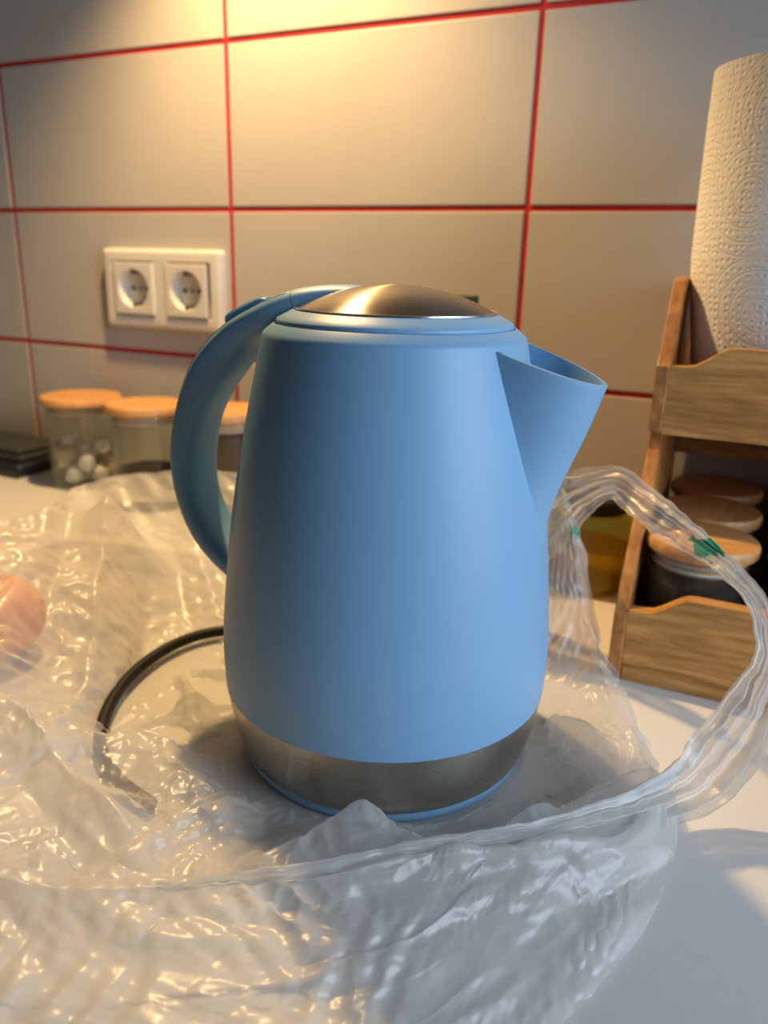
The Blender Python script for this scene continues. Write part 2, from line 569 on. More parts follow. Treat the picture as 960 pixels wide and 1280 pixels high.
# lid release button on the crest of the handle
ia = int(np.argmin(abs(outer[:380, 0] + .066)))
ib = int(np.argmin(abs(outer[:380, 0] + .090)))
V, Fc = [], []
rows = 14
for q in range(rows):
    t = q / (rows - 1)
    idx = ia + (ib - ia) * t
    i0 = int(idx)
    fr_ = idx - i0
    o_ = outer[i0] * (1 - fr_) + outer[min(i0 + 1, NHS - 1)] * fr_
    nrm = o_ - (inner[i0] * (1 - fr_) + inner[min(i0 + 1, NHS - 1)] * fr_)
    nrm /= np.linalg.norm(nrm)
    end = (1 - abs(2 * t - 1) ** 6) ** .5 if 0 < t < 1 else 0.15
    hgt = (.0032 + .0012 * t) * (.35 + .65 * end)
    hwid = .0075 * (.75 + .25 * end)
    for (y, hh) in ((-1, -.004), (-1, .55), (-.8, .92), (0, 1.05), (.8, .92), (1, .55), (1, -.004)):
        p = o_ + nrm * (hgt * hh if hh > 0 else -.003)
        V.append((p[0], y * hwid, p[1]))
for q in range(rows - 1):
    for k in range(6):
        a = q * 7 + k
        Fc.append((a, a + 1, a + 8, a + 7))
Fc.append(tuple(range(7)))
Fc.append(tuple(range((rows - 1) * 7, rows * 7))[::-1])
mesh_obj('lid_button', V, Fc, M['blue_gloss'], handle)

# power base and its cord
base = empty('kettle_power_base', K + Vector((0, 0, 0.0009)))
tag(base, 'round light blue power base under the kettle with black cord', 'power base')
lathe('base_plate', [(0, .0), (.0725, .0), (.0742, .0006), (.0752, .0022), (.0752, .0040), (.0744, .0056), (.0725, .0064), (0, .0064)], M['blue'], base, 160)
cord = [(.30, -.30, .0040), (.268, -.290, .0050), (.235, -.289, .0062), (.205, -.298, .0068), (.188, -.317, .0068), (.182, -.345, .0068), (.186, -.378, .0068),
        (.199, -.410, .0062), (.220, -.438, .0052), (.248, -.455, .0048), (.275, -.462, .0046)]
CORD = np.array(cord)
tube('power_cord', [Vector(p) - base.location for p in cord], .0036, M['black'], base, 14, samples=90)

# ------------------------------------------------------------------ plastic bag
def vnoise(P, seed):
    """smooth value noise in numpy, P (n,3) -> -1..1"""
    r = np.random.default_rng(seed)
    T = r.random((32, 32, 32)) * 2 - 1
    I = np.floor(P).astype(int)
    Fq = P - I
    Fq = Fq * Fq * (3 - 2 * Fq)
    I %= 32
    J = (I + 1) % 32
    x0, y0, z0 = I.T
    x1, y1, z1 = J.T
    fx, fy, fz = Fq.T
    return ((T[x0, y0, z0] * (1 - fx) + T[x1, y0, z0] * fx) * (1 - fy) + (T[x0, y1, z0] * (1 - fx) + T[x1, y1, z0] * fx) * fy) * (1 - fz) + \
           ((T[x0, y0, z1] * (1 - fx) + T[x1, y0, z1] * fx) * (1 - fy) + (T[x0, y1, z1] * (1 - fx) + T[x1, y1, z1] * fx) * fy) * fz


# azimuth (deg), rim radius, rim height, foot radius, mid radius, mid height, skirt length, skirt end height
RIM = np.array([
    [0, .140, .022, .120, .130, .010, .008, .010],
    [14, .132, .012, .118, .126, .006, .004, .006],
    [30, .135, .006, .120, .128, .003, .004, .003],
    [45, .147, .006, .125, .137, .003, .004, .003],
    [54, .150, .030, .118, .134, .012, .004, .020],
    [61, .152, .085, .112, .130, .040, .005, .075],
    [68, .152, .118, .108, .128, .055, .008, .100],
    [78, .154, .121, .106, .128, .055, .012, .095],
    [112, .165, .108, .108, .135, .050, .020, .080],
    [130, .205, .094, .115, .160, .038, .025, .065],
    [144, .258, .086, .130, .195, .026, .030, .050],
    [151, .313, .079, .145, .230, .026, .030, .045],
    [159, .368, .063, .160, .260, .032, .040, .030],
    [166, .354, .052, .170, .262, .036, .050, .010],
    [177, .318, .052, .172, .250, .052, .060, .004],
    [194, .285, .066, .172, .225, .062, .080, .004],
    [210, .262, .062, .165, .210, .052, .080, .004],
    [226, .235, .050, .150, .190, .030, .090, .004],
    [240, .215, .036, .130, .170, .018, .100, .004],
    [252, .200, .031, .115, .155, .014, .105, .004],
    [265, .168, .030, .100, .132, .014, .110, .004],
    [279, .146, .030, .096, .118, .014, .110, .004],
    [300, .128, .030, .094, .110, .014, .095, .004],
    [312, .127, .029, .094, .110, .014, .056, .004],
    [324, .132, .028, .096, .112, .014, .036, .004],
    [336, .142, .026, .104, .122, .012, .018, .006],
    [348, .146, .024, .112, .130, .010, .008, .010]])


def rim_at(th):
    a = np.r_[RIM[-3:, 0] - 360, RIM[:, 0], RIM[:3, 0] + 360]
    out = []
    for c in range(1, 8):
        v = np.r_[RIM[-3:, c], RIM[:, c], RIM[:3, c]]
        fine = np.interp(np.degrees(th), a, v)
        out.append(fine)
    out = np.stack(out, 1)
    k = np.hanning(9)
    k /= k.sum()
    pad = np.vstack([out[-4:], out, out[:4]])
    return np.stack([np.convolve(pad[:, c], k, 'valid') for c in range(7)], 1)


NT, NS = 300, 84
th = np.linspace(0, 2 * np.pi, NT, endpoint=False)
rim = rim_at(th)
P0 = np.zeros((NT, NS, 3))
for i in range(NT):
    rr, zr, rf, rm, zm, sl, se = rim[i]
    pp = np.array([[.055, .0006], [.080, .0008], [rf, .0014], [rm, zm], [rr - .004, zr - .003], [rr, zr], [rr + .004, zr - .002], [rr + .35 * sl + .004, zr + (se - zr) * .5], [rr + sl + .006, se]])
    seg = spline(pp, NS)
    P0[i, :, 0] = seg[:, 0] * math.cos(th[i])
    P0[i, :, 1] = seg[:, 0] * math.sin(th[i])
    P0[i, :, 2] = seg[:, 1]


def bumps(P):
    """larger folds seen in the photograph (peaks relative to the kettle)"""
    B = [(.034, -.094, .020, .020), (-.235, .055, .030, .026), (-.20, -.02, .012, .030), (-.06, -.125, .014, .030), (-.12, -.105, .016, .028),
         (.10, -.058, .010, .020), (.115, .035, .010, .022), (-.03, -.115, .012, .016), (-.27, -.03, .014, .03), (-.165, -.09, .014, .022)]
    for x, y, h, r in B:
        d2 = (P[..., 0] - x) ** 2 + (P[..., 1] - y) ** 2
        P[..., 2] += h * np.exp(-d2 / r ** 2)
    return P


bumps(P0)
CR = CORD[:, :2] - np.array([K.x, K.y])
CRs = spline(CR, 120)


def constrain(P):
    P[..., 2] = np.maximum(P[..., 2], .0007)
    rho = np.hypot(P[..., 0], P[..., 1])
    # stay out of the kettle and its base
    need = np.where(P[..., 2] < .0075, .0775, np.interp(P[..., 2], [.0075, .02, .0402, .0847, .1291], [.0785, .0822, .0862, .0855, .0805]))
    ins = (rho < need) & (P[..., 2] > .00075)
    low = ins & (rho < .0745)
    P[..., 2] = np.where(low & (P[..., 2] < .003), .0007, P[..., 2])
    ins &= P[..., 2] > .00075
    sc = np.where(ins, need / np.maximum(rho, 1e-6), 1)
    P[..., 0] *= sc
    P[..., 1] *= sc
    # drape over the fruit
    d = P - np.array([.084 - K.x, -.388 - K.y, .0275])
    ln = np.linalg.norm(d, axis=-1)
    inn = ((ln < .037) & (P[..., 2] > .0))[..., None]
    P[:] = np.where(inn, P - d + d / np.maximum(ln, 1e-6)[..., None] * .037, P)
    P[..., 2] = np.maximum(P[..., 2], .0007)
    # keep clear of the rack and of the wall
    wx, wy = P[..., 0] + K.x, P[..., 1] + K.y
    P[..., 1] = np.where((wx > .440) & (wy > -.240), -.240 - K.y, P[..., 1])
    return P


def relax(P0, grow, iters, hold, seed, amp, freq):
    nt, nsv, _ = P0.shape
    P = P0.copy()
    flat = P0.reshape(-1, 3)
    nz = np.stack([vnoise(flat * freq + 7.3 * d, seed + d) + .5 * vnoise(flat * freq * 2.1 + 3.1 * d, seed + 5 + d) for d in range(3)], 1).reshape(P0.shape)
    free = np.clip((np.hypot(P0[..., 0], P0[..., 1]) - .074) / .02, 0, 1)[..., None]
    P += nz * amp * free
    gw = 1 + grow * (.45 + .9 * np.clip(vnoise(flat * 16.0, seed + 9).reshape(nt, nsv) + .35, 0, 1))
    links = []
    for di, dj, st in ((1, 0, .5), (0, 1, .5), (1, 1, .35), (1, -1, .35), (2, 0, .22), (0, 2, .22)):
        if dj >= 0:
            a = (slice(None), slice(0, nsv - dj))
            b_ = (slice(None), slice(dj, nsv))
        else:
            a = (slice(None), slice(-dj, nsv))
            b_ = (slice(None), slice(0, nsv + dj))
        A, B = P0[a], np.roll(P0, -di, axis=0)[b_]
        L = np.linalg.norm(B - A, axis=-1) * gw[a] * (1 if max(abs(di), abs(dj)) < 2 else .985)
        links.append((di, a, b_, L, st))
    for it in range(iters):
        D = np.zeros_like(P)
        for di, a, b_, L, st in links:
            Pr = np.roll(P, -di, axis=0)
            d = Pr[b_] - P[a]
            ln = np.linalg.norm(d, axis=-1)
            c = (.5 * st * (ln - L) / np.maximum(ln, 1e-7))[..., None] * d
            D[a] += c
            tmp = np.zeros_like(P)
            tmp[b_] -= c
            D += np.roll(tmp, di, axis=0)
        P += D * .55 * free
        P += (P0 - P) * hold
        if it % 3 == 2:
            constrain(P)
    return constrain(P)


def upsample(P):
    nt, nsv, _ = P.shape
    Q = np.zeros((nt * 2, nsv, 3))
    Q[0::2] = P
    Pm, Pn, Pnn = np.roll(P, 1, 0), np.roll(P, -1, 0), np.roll(P, -2, 0)
    Q[1::2] = (9 * (P + Pn) - Pm - Pnn) / 16
    S = np.zeros((nt * 2, nsv * 2 - 1, 3))
    S[:, 0::2] = Q
    e = np.concatenate([2 * Q[:, :1] - Q[:, 1:2], Q, 2 * Q[:, -1:] - Q[:, -2:-1]], 1)
    S[:, 1::2] = (9 * (e[:, 1:-2] + e[:, 2:-1]) - e[:, :-3] - e[:, 3:]) / 16
    return S


def normals(P):
    du = np.roll(P, -1, 0) - np.roll(P, 1, 0)
    dv = np.gradient(P, axis=1)
    n = np.cross(du, dv)
    return n / np.maximum(np.linalg.norm(n, axis=-1, keepdims=True), 1e-12)


def crease(P):
    """crisp tent-shaped creases, short in the crumpled left side, long in the front skirt and the back"""
    nt, nsv, _ = P.shape
    r = np.random.default_rng(314)
    D = np.zeros((nt, nsv))
    rho = np.hypot(P[..., 0], P[..., 1])
    deg = np.arange(nt) * 360 / nt

    def tent(p, q, w, a, rng_i, j0, j1):
        sub = P[rng_i, j0:j1]
        d = q - p
        L2 = max(float(d @ d), 1e-10)
        t = np.clip(((sub - p) @ d) / L2, 0, 1)
        dist = np.linalg.norm(sub - (p + t[..., None] * d), axis=-1)
        fall = np.clip(4 * t * (1 - t), 0, 1) ** .5
        ramp_ = np.clip(1 - dist / (w * (.35 + .65 * fall)), 0, 1)
        D[rng_i, j0:j1] += a * fall * (ramp_ - .25 * ramp_ * ramp_)

    def put(i0, j0, dirn, L, w, a):
        # walk along the sheet from (i0,j0) in the direction dirn (0 = around, 90 = outward)
        j0 = int(np.clip(j0, 4, nsv - 5))
        eu = np.linalg.norm(P[(i0 + 2) % nt, j0] - P[i0 - 2, j0]) / 4 + 1e-6
        ev = np.linalg.norm(P[i0, j0 + 2] - P[i0, j0 - 2]) / 4 + 1e-6
        hi, hj = L / 2 * math.cos(dirn) / eu, L / 2 * math.sin(dirn) / ev
        hi = np.clip(hi, -150, 150)
        ja, jb = int(np.clip(j0 - hj, 1, nsv - 2)), int(np.clip(j0 + hj, 1, nsv - 2))
        ia, ib = int(round(i0 - hi)), int(round(i0 + hi))
        mi, mj = int(w * 1.2 / eu) + 4, int(w * 1.2 / ev) + 4
        ii = np.arange(min(ia, ib) - mi, max(ia, ib) + mi + 1) % nt
        if len(ii) > nt:
            return
        tent(P[ia % nt, ja], P[ib % nt, jb], w, a, ii, max(0, min(ja, jb) - mj), min(nsv, max(ja, jb) + mj))

    jfloor = int(nsv * .18)
    specs = [  # count, azimuth range, j range (fraction), direction mean/spread (deg), length, width, steepness
        (380, (165, 258), (.22, .85), (75, 70), (.008, .034), (.0016, .0050), .42),
        (90, (165, 262), (.22, .95), (60, 50), (.03, .10), (.004, .009), .45),
        (150, (240, 345), (.50, 1.0), (8, 20), (.04, .13), (.003, .009), .30),
        (26, (245, 350), (.45, 1.0), (30, 50), (.012, .03), (.0018, .0045), .30),
        (110, (250, 400), (.15, .55), (50, 60), (.012, .05), (.003, .007), .42),
        (100, (95, 165), (.30, .90), (85, 30), (.03, .10), (.003, .007), .24),
        (240, (100, 262), (.12, .50), (50, 80), (.012, .055), (.0025, .007), .50),
        (70, (55, 92), (.25, .90), (88, 10), (.04, .10), (.0025, .0050), .55),
        (70, (10, 60), (.10, .80), (50, 60), (.01, .04), (.0025, .006), .40)]
    for cnt, (a0, a1), (f0, f1), (dm, dsd), (l0, l1), (w0, w1), stp in specs:
        for _ in range(cnt):
            i0 = int(r.uniform(a0, a1) / 360 * nt) % nt
            j0 = int(r.uniform(f0, f1) * (nsv - 1))
            wd = r.uniform(w0, w1)
            put(i0, j0, math.radians(dm + r.normal() * dsd * .5), l0 + (l1 - l0) * r.random() ** 1.6, wd, wd * stp * (1 if f0 < .2 else r.choice([-1, 1, 1])) * r.uniform(.5, 1.1))
    free = np.clip((rho - .080) / .012, 0, 1)
    return constrain(P + normals(P) * (D * free)[..., None])


def big_folds(P):
    """the main standing folds, as tents over ground segments: x0,y0,x1,y1,width,height (world)"""
    for x0, y0, x1, y1, wd, hh in ((.088, -.285, .178, -.400, .026, .026), (.088, -.285, .045, -.400, .030, .020), (.178, -.400, .225, -.470, .020, .014),
                                   (.352, -.480, .377, -.450, .014, .010), (.377, -.447, .420, -.450, .010, .008), (.235, -.440, .312, -.452, .022, .016),
                                   (.200, -.470, .300, -.500, .016, .012), (.440, -.415, .470, -.355, .012, .012), (.430, -.300, .462, -.335, .012, .010),
                                   (.120, -.235, .200, -.300, .020, .010), (.02, -.26, .10, -.36, .022, .012),
                                   (.255, -.402, .212, -.362, .013, .011), (.222, -.328, .262, -.312, .011, .008), (.262, -.372, .222, -.405, .011, .009),
                                   (.272, -.424, .235, -.428, .014, .012), (.214, -.348, .252, -.342, .009, .008), (.240, -.300, .262, -.335, .009, .007)):
        p, d = np.array([x0 - K.x, y0 - K.y]), np.array([x1 - x0, y1 - y0])
        t = np.clip(((P[..., :2] - p) @ d) / (d @ d), 0, 1)
        dist = np.linalg.norm(P[..., :2] - (p + t[..., None] * d), axis=-1)
        k = np.clip(1 - dist / wd, 0, 1)
        P[..., 2] += hh * k * (.6 + .4 * np.sin(math.pi * t))
    return P


big_folds(P0)
BAG1 = relax(P0, .040, 160, .006, 21, .0045, 24)
BAG = upsample(relax(upsample(BAG1), .008, 40, .012, 57, .0002, 80))
BAG = crease(BAG)
# the film lies under the visible stretch of the cord
flat = BAG.reshape(-1, 3)
dmin = np.full(len(flat), 9.)
for c in CRs[:62]:
    dmin = np.minimum(dmin, np.hypot(flat[:, 0] - c[0], flat[:, 1] - c[1]))
press = np.clip(1 - (dmin - .005) / .006, 0, 1)
flat[:, 2] = flat[:, 2] * (1 - press) + np.minimum(flat[:, 2], .0022) * press
BAG = flat.reshape(BAG.shape)

bag = empty('plastic_bag', (K.x, K.y, 0))
tag(bag, 'crumpled translucent white plastic carrier bag opened around the kettle', 'plastic bag')


def grid_mesh(name, G, wrap, mat, parent, mask):
    nt, nsv, _ = G.shape
    idx = np.arange(nt * nsv).reshape(nt, nsv)
    if wrap:
        a, b_ = idx, np.roll(idx, -1, 0)
    else:
        a, b_ = idx[:-1], idx[1:]
    q = np.stack([a[:, :-1], b_[:, :-1], b_[:, 1:], a[:, 1:]], -1).reshape(-1, 4)
    me = bpy.data.meshes.new(name)
    nv, nf = nt * nsv, len(q)
    me.vertices.add(nv)
    me.vertices.foreach_set('co', G.reshape(-1).astype(np.float32))
    me.loops.add(nf * 4)
    me.loops.foreach_set('vertex_index', q.reshape(-1).astype(np.int32))
    me.polygons.add(nf)
    me.polygons.foreach_set('loop_start', np.arange(0, nf * 4, 4, dtype=np.int32))
    me.polygons.foreach_set('use_smooth', np.ones(nf, dtype=bool))
    at = me.attributes.new('print_mask', 'FLOAT', 'POINT')
    at.data.foreach_set('value', mask.reshape(-1).astype(np.float32))
    me.update(calc_edges=True)
    me.materials.append(mat)
    o = bpy.data.objects.new(name, me)
    return link(o, parent)


TT = np.degrees(np.linspace(0, 2 * np.pi, BAG.shape[0], endpoint=False))[:, None] + 0 * BAG[..., 0]
fl = BAG.reshape(-1, 3)
pn = vnoise(fl * np.array([70, 70, 45]), 91).reshape(TT.shape)
mask = ((TT > 62) & (TT < 88) & (BAG[..., 2] > .055) & (BAG[..., 2] < .112) & (pn > .22)).astype(float)
grid_mesh('bag_body', BAG, True, M['film'], bag, mask)

# carrier handle: gathered film arching from the back rim over to the front rim
HP = np.array([[.350, -.204, .076], [.383, -.212, .094], [.412, -.227, .117], [.4365, -.244, .1320], [.452, -.254, .1285], [.470, -.270, .1225], [.488, -.282, .1160],
               [.503, -.292, .1100], [.519, -.304, .0985], [.5285, -.318, .0800], [.5260, -.330, .0620], [.5180, -.341, .0440],
               [.5080, -.353, .0290], [.4950, -.369, .0235], [.4800, -.389, .0250], [.462, -.412, .0280], [.440, -.434, .0290], [.412, -.457, .0300], [.372, -.492, .0310], [.330, -.520, .0300]])
# ribbon half width, half thickness, twist (deg)
HWD = np.array([.044, .032, .018, .0105, .0100, .0095, .0080, .0085, .0100, .0115, .0145, .0185, .0200, .0165, .0120, .0085, .0065, .0050, .0035, .0015])
HTH = np.array([.006, .006, .005, .0030, .0024, .0022, .0030, .0028, .0028, .0032, .0042, .0055, .0060, .0055, .0045, .0035, .003, .002, .0015, .0005])
HTW = np.array([0, 0, -10, -20, -25, -20, 10, 30, 35, 20, 10, 10, 15, 20, 20, 20, 15, 10, 0, 0.])
NL, NC = 260, 150
cp = spline(np.column_stack([HP, HWD * 3, HTH * 3, HTW / 400]), NL)
pos = cp[:, :3] - np.array([K.x, K.y, 0])
hw_, ht_, tw_ = cp[:, 3] / 3, cp[:, 4] / 3, np.radians(cp[:, 5] * 400)
tan = np.gradient(pos, axis=0)
tan /= np.linalg.norm(tan, axis=1)[:, None]
side0 = np.cross(tan, np.array([.45, -.85, .25]))
side0 /= np.linalg.norm(side0, axis=1)[:, None]
nrm0 = np.cross(side0, tan)
S = np.zeros((NL, NC, 3))
uu = np.linspace(0, 1, NC)
kn = 23                                   # folds across the gathered film
rk_ = np.random.default_rng(5)
ka0, ka1 = rk_.uniform(-1, 1, kn), rk_.uniform(-1, 1, kn)
kb0, kb1 = rk_.uniform(-1, 1, kn), rk_.uniform(-1, 1, kn)
for i in range(NL):
    ph = i / (NL - 1)
    mixw = .5 - .5 * math.cos(3.1 * math.pi * ph)
    ka = np.sort(ka0 * (1 - mixw) + ka1 * mixw) * .45 + np.linspace(-.62, .62, kn) + .28 * (ka0 * (1 - mixw) + ka1 * mixw)
    ka[0], ka[-1] = -1, 1
    kb = (kb0 * (1 - mixw) + kb1 * mixw) + .7 * np.where(np.arange(kn) % 2, 1, -1)
    kb *= .62
    x = np.interp(uu, np.linspace(0, 1, kn), ka)
    y = np.interp(uu, np.linspace(0, 1, kn), kb)
    kk = np.hanning(9)
    kk /= kk.sum()
    x = np.convolve(np.pad(x, 4, mode='edge'), kk, 'valid')
    y = np.convolve(np.pad(y, 4, mode='edge'), kk, 'valid')
    ct_, st_ = math.cos(tw_[i]), math.sin(tw_[i])
    sd = side0[i] * ct_ + nrm0[i] * st_
    nm = -side0[i] * st_ + nrm0[i] * ct_
    S[i] = pos[i] + (x * hw_[i])[:, None] * sd + (y * ht_[i])[:, None] * nm
sf = S.reshape(-1, 3)
cr = np.stack([vnoise(sf * 130 + 5 * d, 71 + d) * .0010 + vnoise(sf * 300 + 5 * d, 75 + d) * .0004 for d in range(3)], 1)
S += cr.reshape(S.shape)
S[..., 2] = np.maximum(S[..., 2], .001)
sf = S.reshape(-1, 3)
gp = np.linalg.norm(S + np.array([K.x, K.y, 0]) - np.array([.492, -.285, .114]), axis=-1)
fan = (np.arange(NL) < NL * .16)[:, None] & (vnoise(sf * np.array([60, 60, 110]), 95).reshape(NL, NC) > .38)
hm = (((gp < .010) & (vnoise(sf * 130, 93).reshape(NL, NC) > -.1)) | fan).astype(float)
grid_mesh('bag_handle', S, False, M['film'], bag, hm)

# ------------------------------------------------------------------ double wall socket
sock = empty('wall_socket', (-0.0875, 0.0, 0.2170))
tag(sock, 'white double power socket on the tiled wall above the jars', 'socket')


def rounded_frame(name, hx, hz, prof, mat, parent, rc=.004, loc=None):
    """mitred frame: prof = list of (inset from the outer edge, y)"""
    V, Fc, rows = [], [], []
    for (d, y) in prof:
        row = []
        for (sx_, sz_, a0) in ((1, 1, 0), (-1, 1, 90), (-1, -1, 180), (1, -1, 270)):
            rad = max(rc - d, .0003)
            cx_, cz_ = sx_ * (hx - d - rad), sz_ * (hz - d - rad)
            for q in range(6):
                a = math.radians(a0 + 90 * q / 5)
                row.append(len(V))
                V.append((cx_ + rad * math.cos(a), y, cz_ + rad * math.sin(a)))
        rows.append(row)
    for a, b_ in zip(rows[:-1], rows[1:]):
        for i in range(len(a)):
            j = (i + 1) % len(a)
            Fc.append((a[i], a[j], b_[j], b_[i]))
    return mesh_obj(name, V, Fc, mat, parent, False, loc)


frame = rounded_frame('frame', .079, .0415, [(0, 0), (0, -.0065), (.0008, -.0090), (.0025, -.0104), (.0045, -.0109), (.0118, -.0112), (.0125, -.0106), (.0125, 0)], M['socket'], sock)
box('frame_bar', (-.0085, .0085, -.0111, -.0002, -.0300, .0300), M['socket'], frame, bev=.0006)
for sx in (-.0355, .0355):
    # insert plate with round recess: a ring grid from square to circle
    V, Fc = [], []
    n = 64
    def sq(a, h):
        c, s = math.cos(a), math.sin(a)
        k = h / max(abs(c), abs(s))
        return c * k, s * k
    rings = []
    for (kind, r, y) in (('s', .0272, -.0100), ('s', .0272, -.0124), ('s', .0262, -.0130), ('c', .0210, -.0130), ('c', .0203, -.0126), ('c', .0194, -.0110), ('c', .0185, .0050)):
        row = []
        for i in range(n):
            a = 2 * math.pi * i / n
            x, z = sq(a, r) if kind == 's' else (r * math.cos(a), r * math.sin(a))
            row.append(len(V))
            V.append((x, y, z))
        rings.append(row)
    for a, b_ in zip(rings[:-1], rings[1:]):
        for i in range(n):
            j = (i + 1) % n
            Fc.append((a[i], a[j], b_[j], b_[i]))
    Fc.append(tuple(rings[-1][::-1]))
    ins = mesh_obj('socket_insert', V, Fc, M['socket'], sock, smooth=False, loc=(sx, 0, 0))
    # floor of the recess just in front of the tile
    for v in ins.data.vertices:
        if v.co.y > 0:
            v.co.y = -.0012
    for px_ in (-.0095, .0095):
        lathe('pin_hole', [(0, 0), (.0026, 0), (.0026, .0006), (0, .0006)], M['pin'], ins, 20, loc=(px_, -.0013, 0)).rotation_euler = (math.pi / 2, 0, 0)
    for sz in (-1, 1):
        box('earth_clip', (-.0028, .0028, -.0120, -.0020, sz * .0172 - .0022, sz * .0172 + .0022), M['metal'], ins, bev=.0006)
    lathe('screw', [(0, 0), (.0022, 0), (.0022, .0005), (0, .0007)], M['metal'], ins, 16, loc=(0, -.0013, 0)).rotation_euler = (math.pi / 2, 0, 0)


# ------------------------------------------------------------------ jars
def make_jar(name, loc, r, h, lid_r, lid_t, label, group, lid_top=None, rot=0.0, seals=2):
    j = empty(name, loc, rot)
    tag(j, label, 'jar', group)
    lathe('glass_body', [(0, .0), (r * .90, .0), (r * .97, .0015), (r, .006), (r, h - .004), (r * .985, h), (r * .93, h), (r * .945, h - .004), (r * .945, .006), (r * .90, .0035), (0, .0035)], M['glass'], j, 64)
    l = lathe('lid', [(0, h + .0008), (lid_r * .97, h + .0008), (lid_r, h + .0022), (lid_r, h + lid_t - .002), (lid_r * .965, h + lid_t), (0, h + lid_t)], M['bamboo'], j, 64)
    lathe('lid_plug', [(0, h - .010), (r * .85, h - .010), (r * .88, h - .009), (r * .88, h + .0008), (0, h + .0008)], M['bamboo'], l, 48)
    for s in range(seals):
        z = h - .0075 + .0045 * s
        lathe('seal_ring', [(r * .885, z - .0012), (r * .935, z), (r * .885, z + .0012)], M['seal'], l, 48)
    return j


def fill(name, loc, r, h, mat, label, cat):
    o = lathe(name, [(0, 0), (r * .98, 0), (r, .002), (r, h - .002), (r * .8, h + .001), (r * .3, h + .0025), (0, h + .003)], mat, None, 48, loc=loc,
              wob=lambda a, z: .012 * math.sin(5 * a + 70 * z))
    return tag(o, label, cat, kind='stuff')


jg = 'bamboo lidded jars along the tiled wall'
make_jar('glass_jar', (-.1709, -.055, 0), .0395, .093, .0438, .0085, 'glass jar with pale wrapped pieces inside, leftmost under the socket', jg)
make_jar('glass_jar', (-.0555, -.080, 0), .0378, .0985, .0412, .0090, 'glass jar a third full of dark grounds, second from the left under the socket', jg)
make_jar('glass_jar', (.0490, -.085, 0), .0350, .1035, .0385, .0095, 'glass jar with dark brown contents, seen through the kettle handle', jg)
fill('coffee_grounds', (-.0555, -.080, .004), .0350, .035, M['coffee'], 'dark grounds filling the lower third of the middle jar', 'coffee')
fill('brown_filling', (.0490, -.085, .004), .0325, .088, M['beans'], 'dark brown filling in the jar behind the kettle handle', 'coffee')
# pale lumps in the first jar
lay = []
tries = 0
while len(lay) < 12 and tries < 4000:
    tries += 1
    a, q = random.uniform(0, 6.28), math.sqrt(random.random()) * .0220
    sz = random.uniform(.0105, .0140)
    z = .0045 + sz * .9
    x, y = q * math.cos(a), q * math.sin(a)
    for lev in range(14):
        if all((x - p[0]) ** 2 + (y - p[1]) ** 2 + (z - p[2]) ** 2 > (.86 * (sz + p[3])) ** 2 for p in lay):
            break
        z += .0025
    if z < .047:
        lay.append((x, y, z, sz))
for k, (x, y, z, sz) in enumerate(sorted(lay, key=lambda p: p[2])):
    bm = bmesh.new()
    bmesh.ops.create_icosphere(bm, subdivisions=1, radius=sz)
    ax = Vector((random.gauss(0, 1), random.gauss(0, 1), random.gauss(0, 1))).normalized()
    for v in bm.verts:
        d = v.co.dot(ax)
        v.co += ax * d * .18
        n = v.co.normalized()
        v.co *= 1 + random.uniform(-.16, .12)
    o = bm_obj('pale_lump', bm, M['tan'] if k % 4 == 0 else M['pale'], None, False, (-.1709 + x, -.055 + y, z))
    tag(o, 'small pale lump inside the leftmost glass jar', 'lump', 'pale lumps in the leftmost jar')

# ------------------------------------------------------------------ dark folded cases at the left edge
cs = [(M['dark'], .000, .0165, -.252, -.094, .0), (M['dark_green'], .0168, .0245, -.258, -.088, .05), (M['dark_green'], .0247, .0310, -.262, -.080, -.03)]
lb = ['thick black rounded case lying on the counter beside the leftmost jar', 'flat olive grey case lying on the black rounded case', 'topmost flat olive grey case of the pile at the left edge']
for k, (mt, z0, z1, xr, yf, rz) in enumerate(cs):
    bm = bmesh.new()
    add_box(bm, -.075, .075, -.032, .032, 0, z1 - z0, bev=min(.0075, (z1 - z0) * .46), seg=5)
    o = empty('flat_case', (xr - .075 + .004, yf + .040, z0), rz)
    bm_obj('cover', bm, mt, o, True)
    bm = bmesh.new()
    add_box(bm, -.0745, .0753, -.0325, .0, (z1 - z0) * .46, (z1 - z0) * .54, bev=.0003, seg=1)
    bm_obj('seam', bm, M['black'], o)
    tag(o, lb[k], 'case', 'dark cases at the left edge')

# ------------------------------------------------------------------ dark green box behind the kettle
gb = empty('tea_box', (.258, -.100, 0), 0)
tag(gb, 'dark green box, only its top corner showing behind the kettle lid', 'box')
box('carton', (-.036, .036, -.022, .022, 0, .212), M['green'], gb, bev=.001)
box('top_flap', (-.0365, .0365, -.0225, .0225, .212, .2275), M['green'], gb, bev=.001)

# ------------------------------------------------------------------ oil jar left of the rack
oj = empty('oil_bottle', (.4030, -.078, 0))
tag(oj, 'squat glass bottle of yellow oil with a black cap beside the wooden rack', 'bottle')
lathe('glass_body', [(0, 0), (.031, 0), (.0335, .003), (.034, .008), (.034, .056), (.031, .063), (.024, .066), (.024, .070), (.0225, .070), (.0225, .066), (.030, .061), (.0325, .055), (.0325, .006), (0, .005)],
      thin_glass('olive_glass', (0.80, 0.82, 0.56)), oj, 64)
lathe('oil', [(0, .0055), (.031, .0058), (.0322, .008), (.0322, .036), (0, .0362)], M['oil'], oj, 64)
lathe('cap', [(0, .066), (.0255, .066), (.0262, .067), (.0262, .0755), (.0250, .0770), (0, .0770)], M['black'], oj, 48)

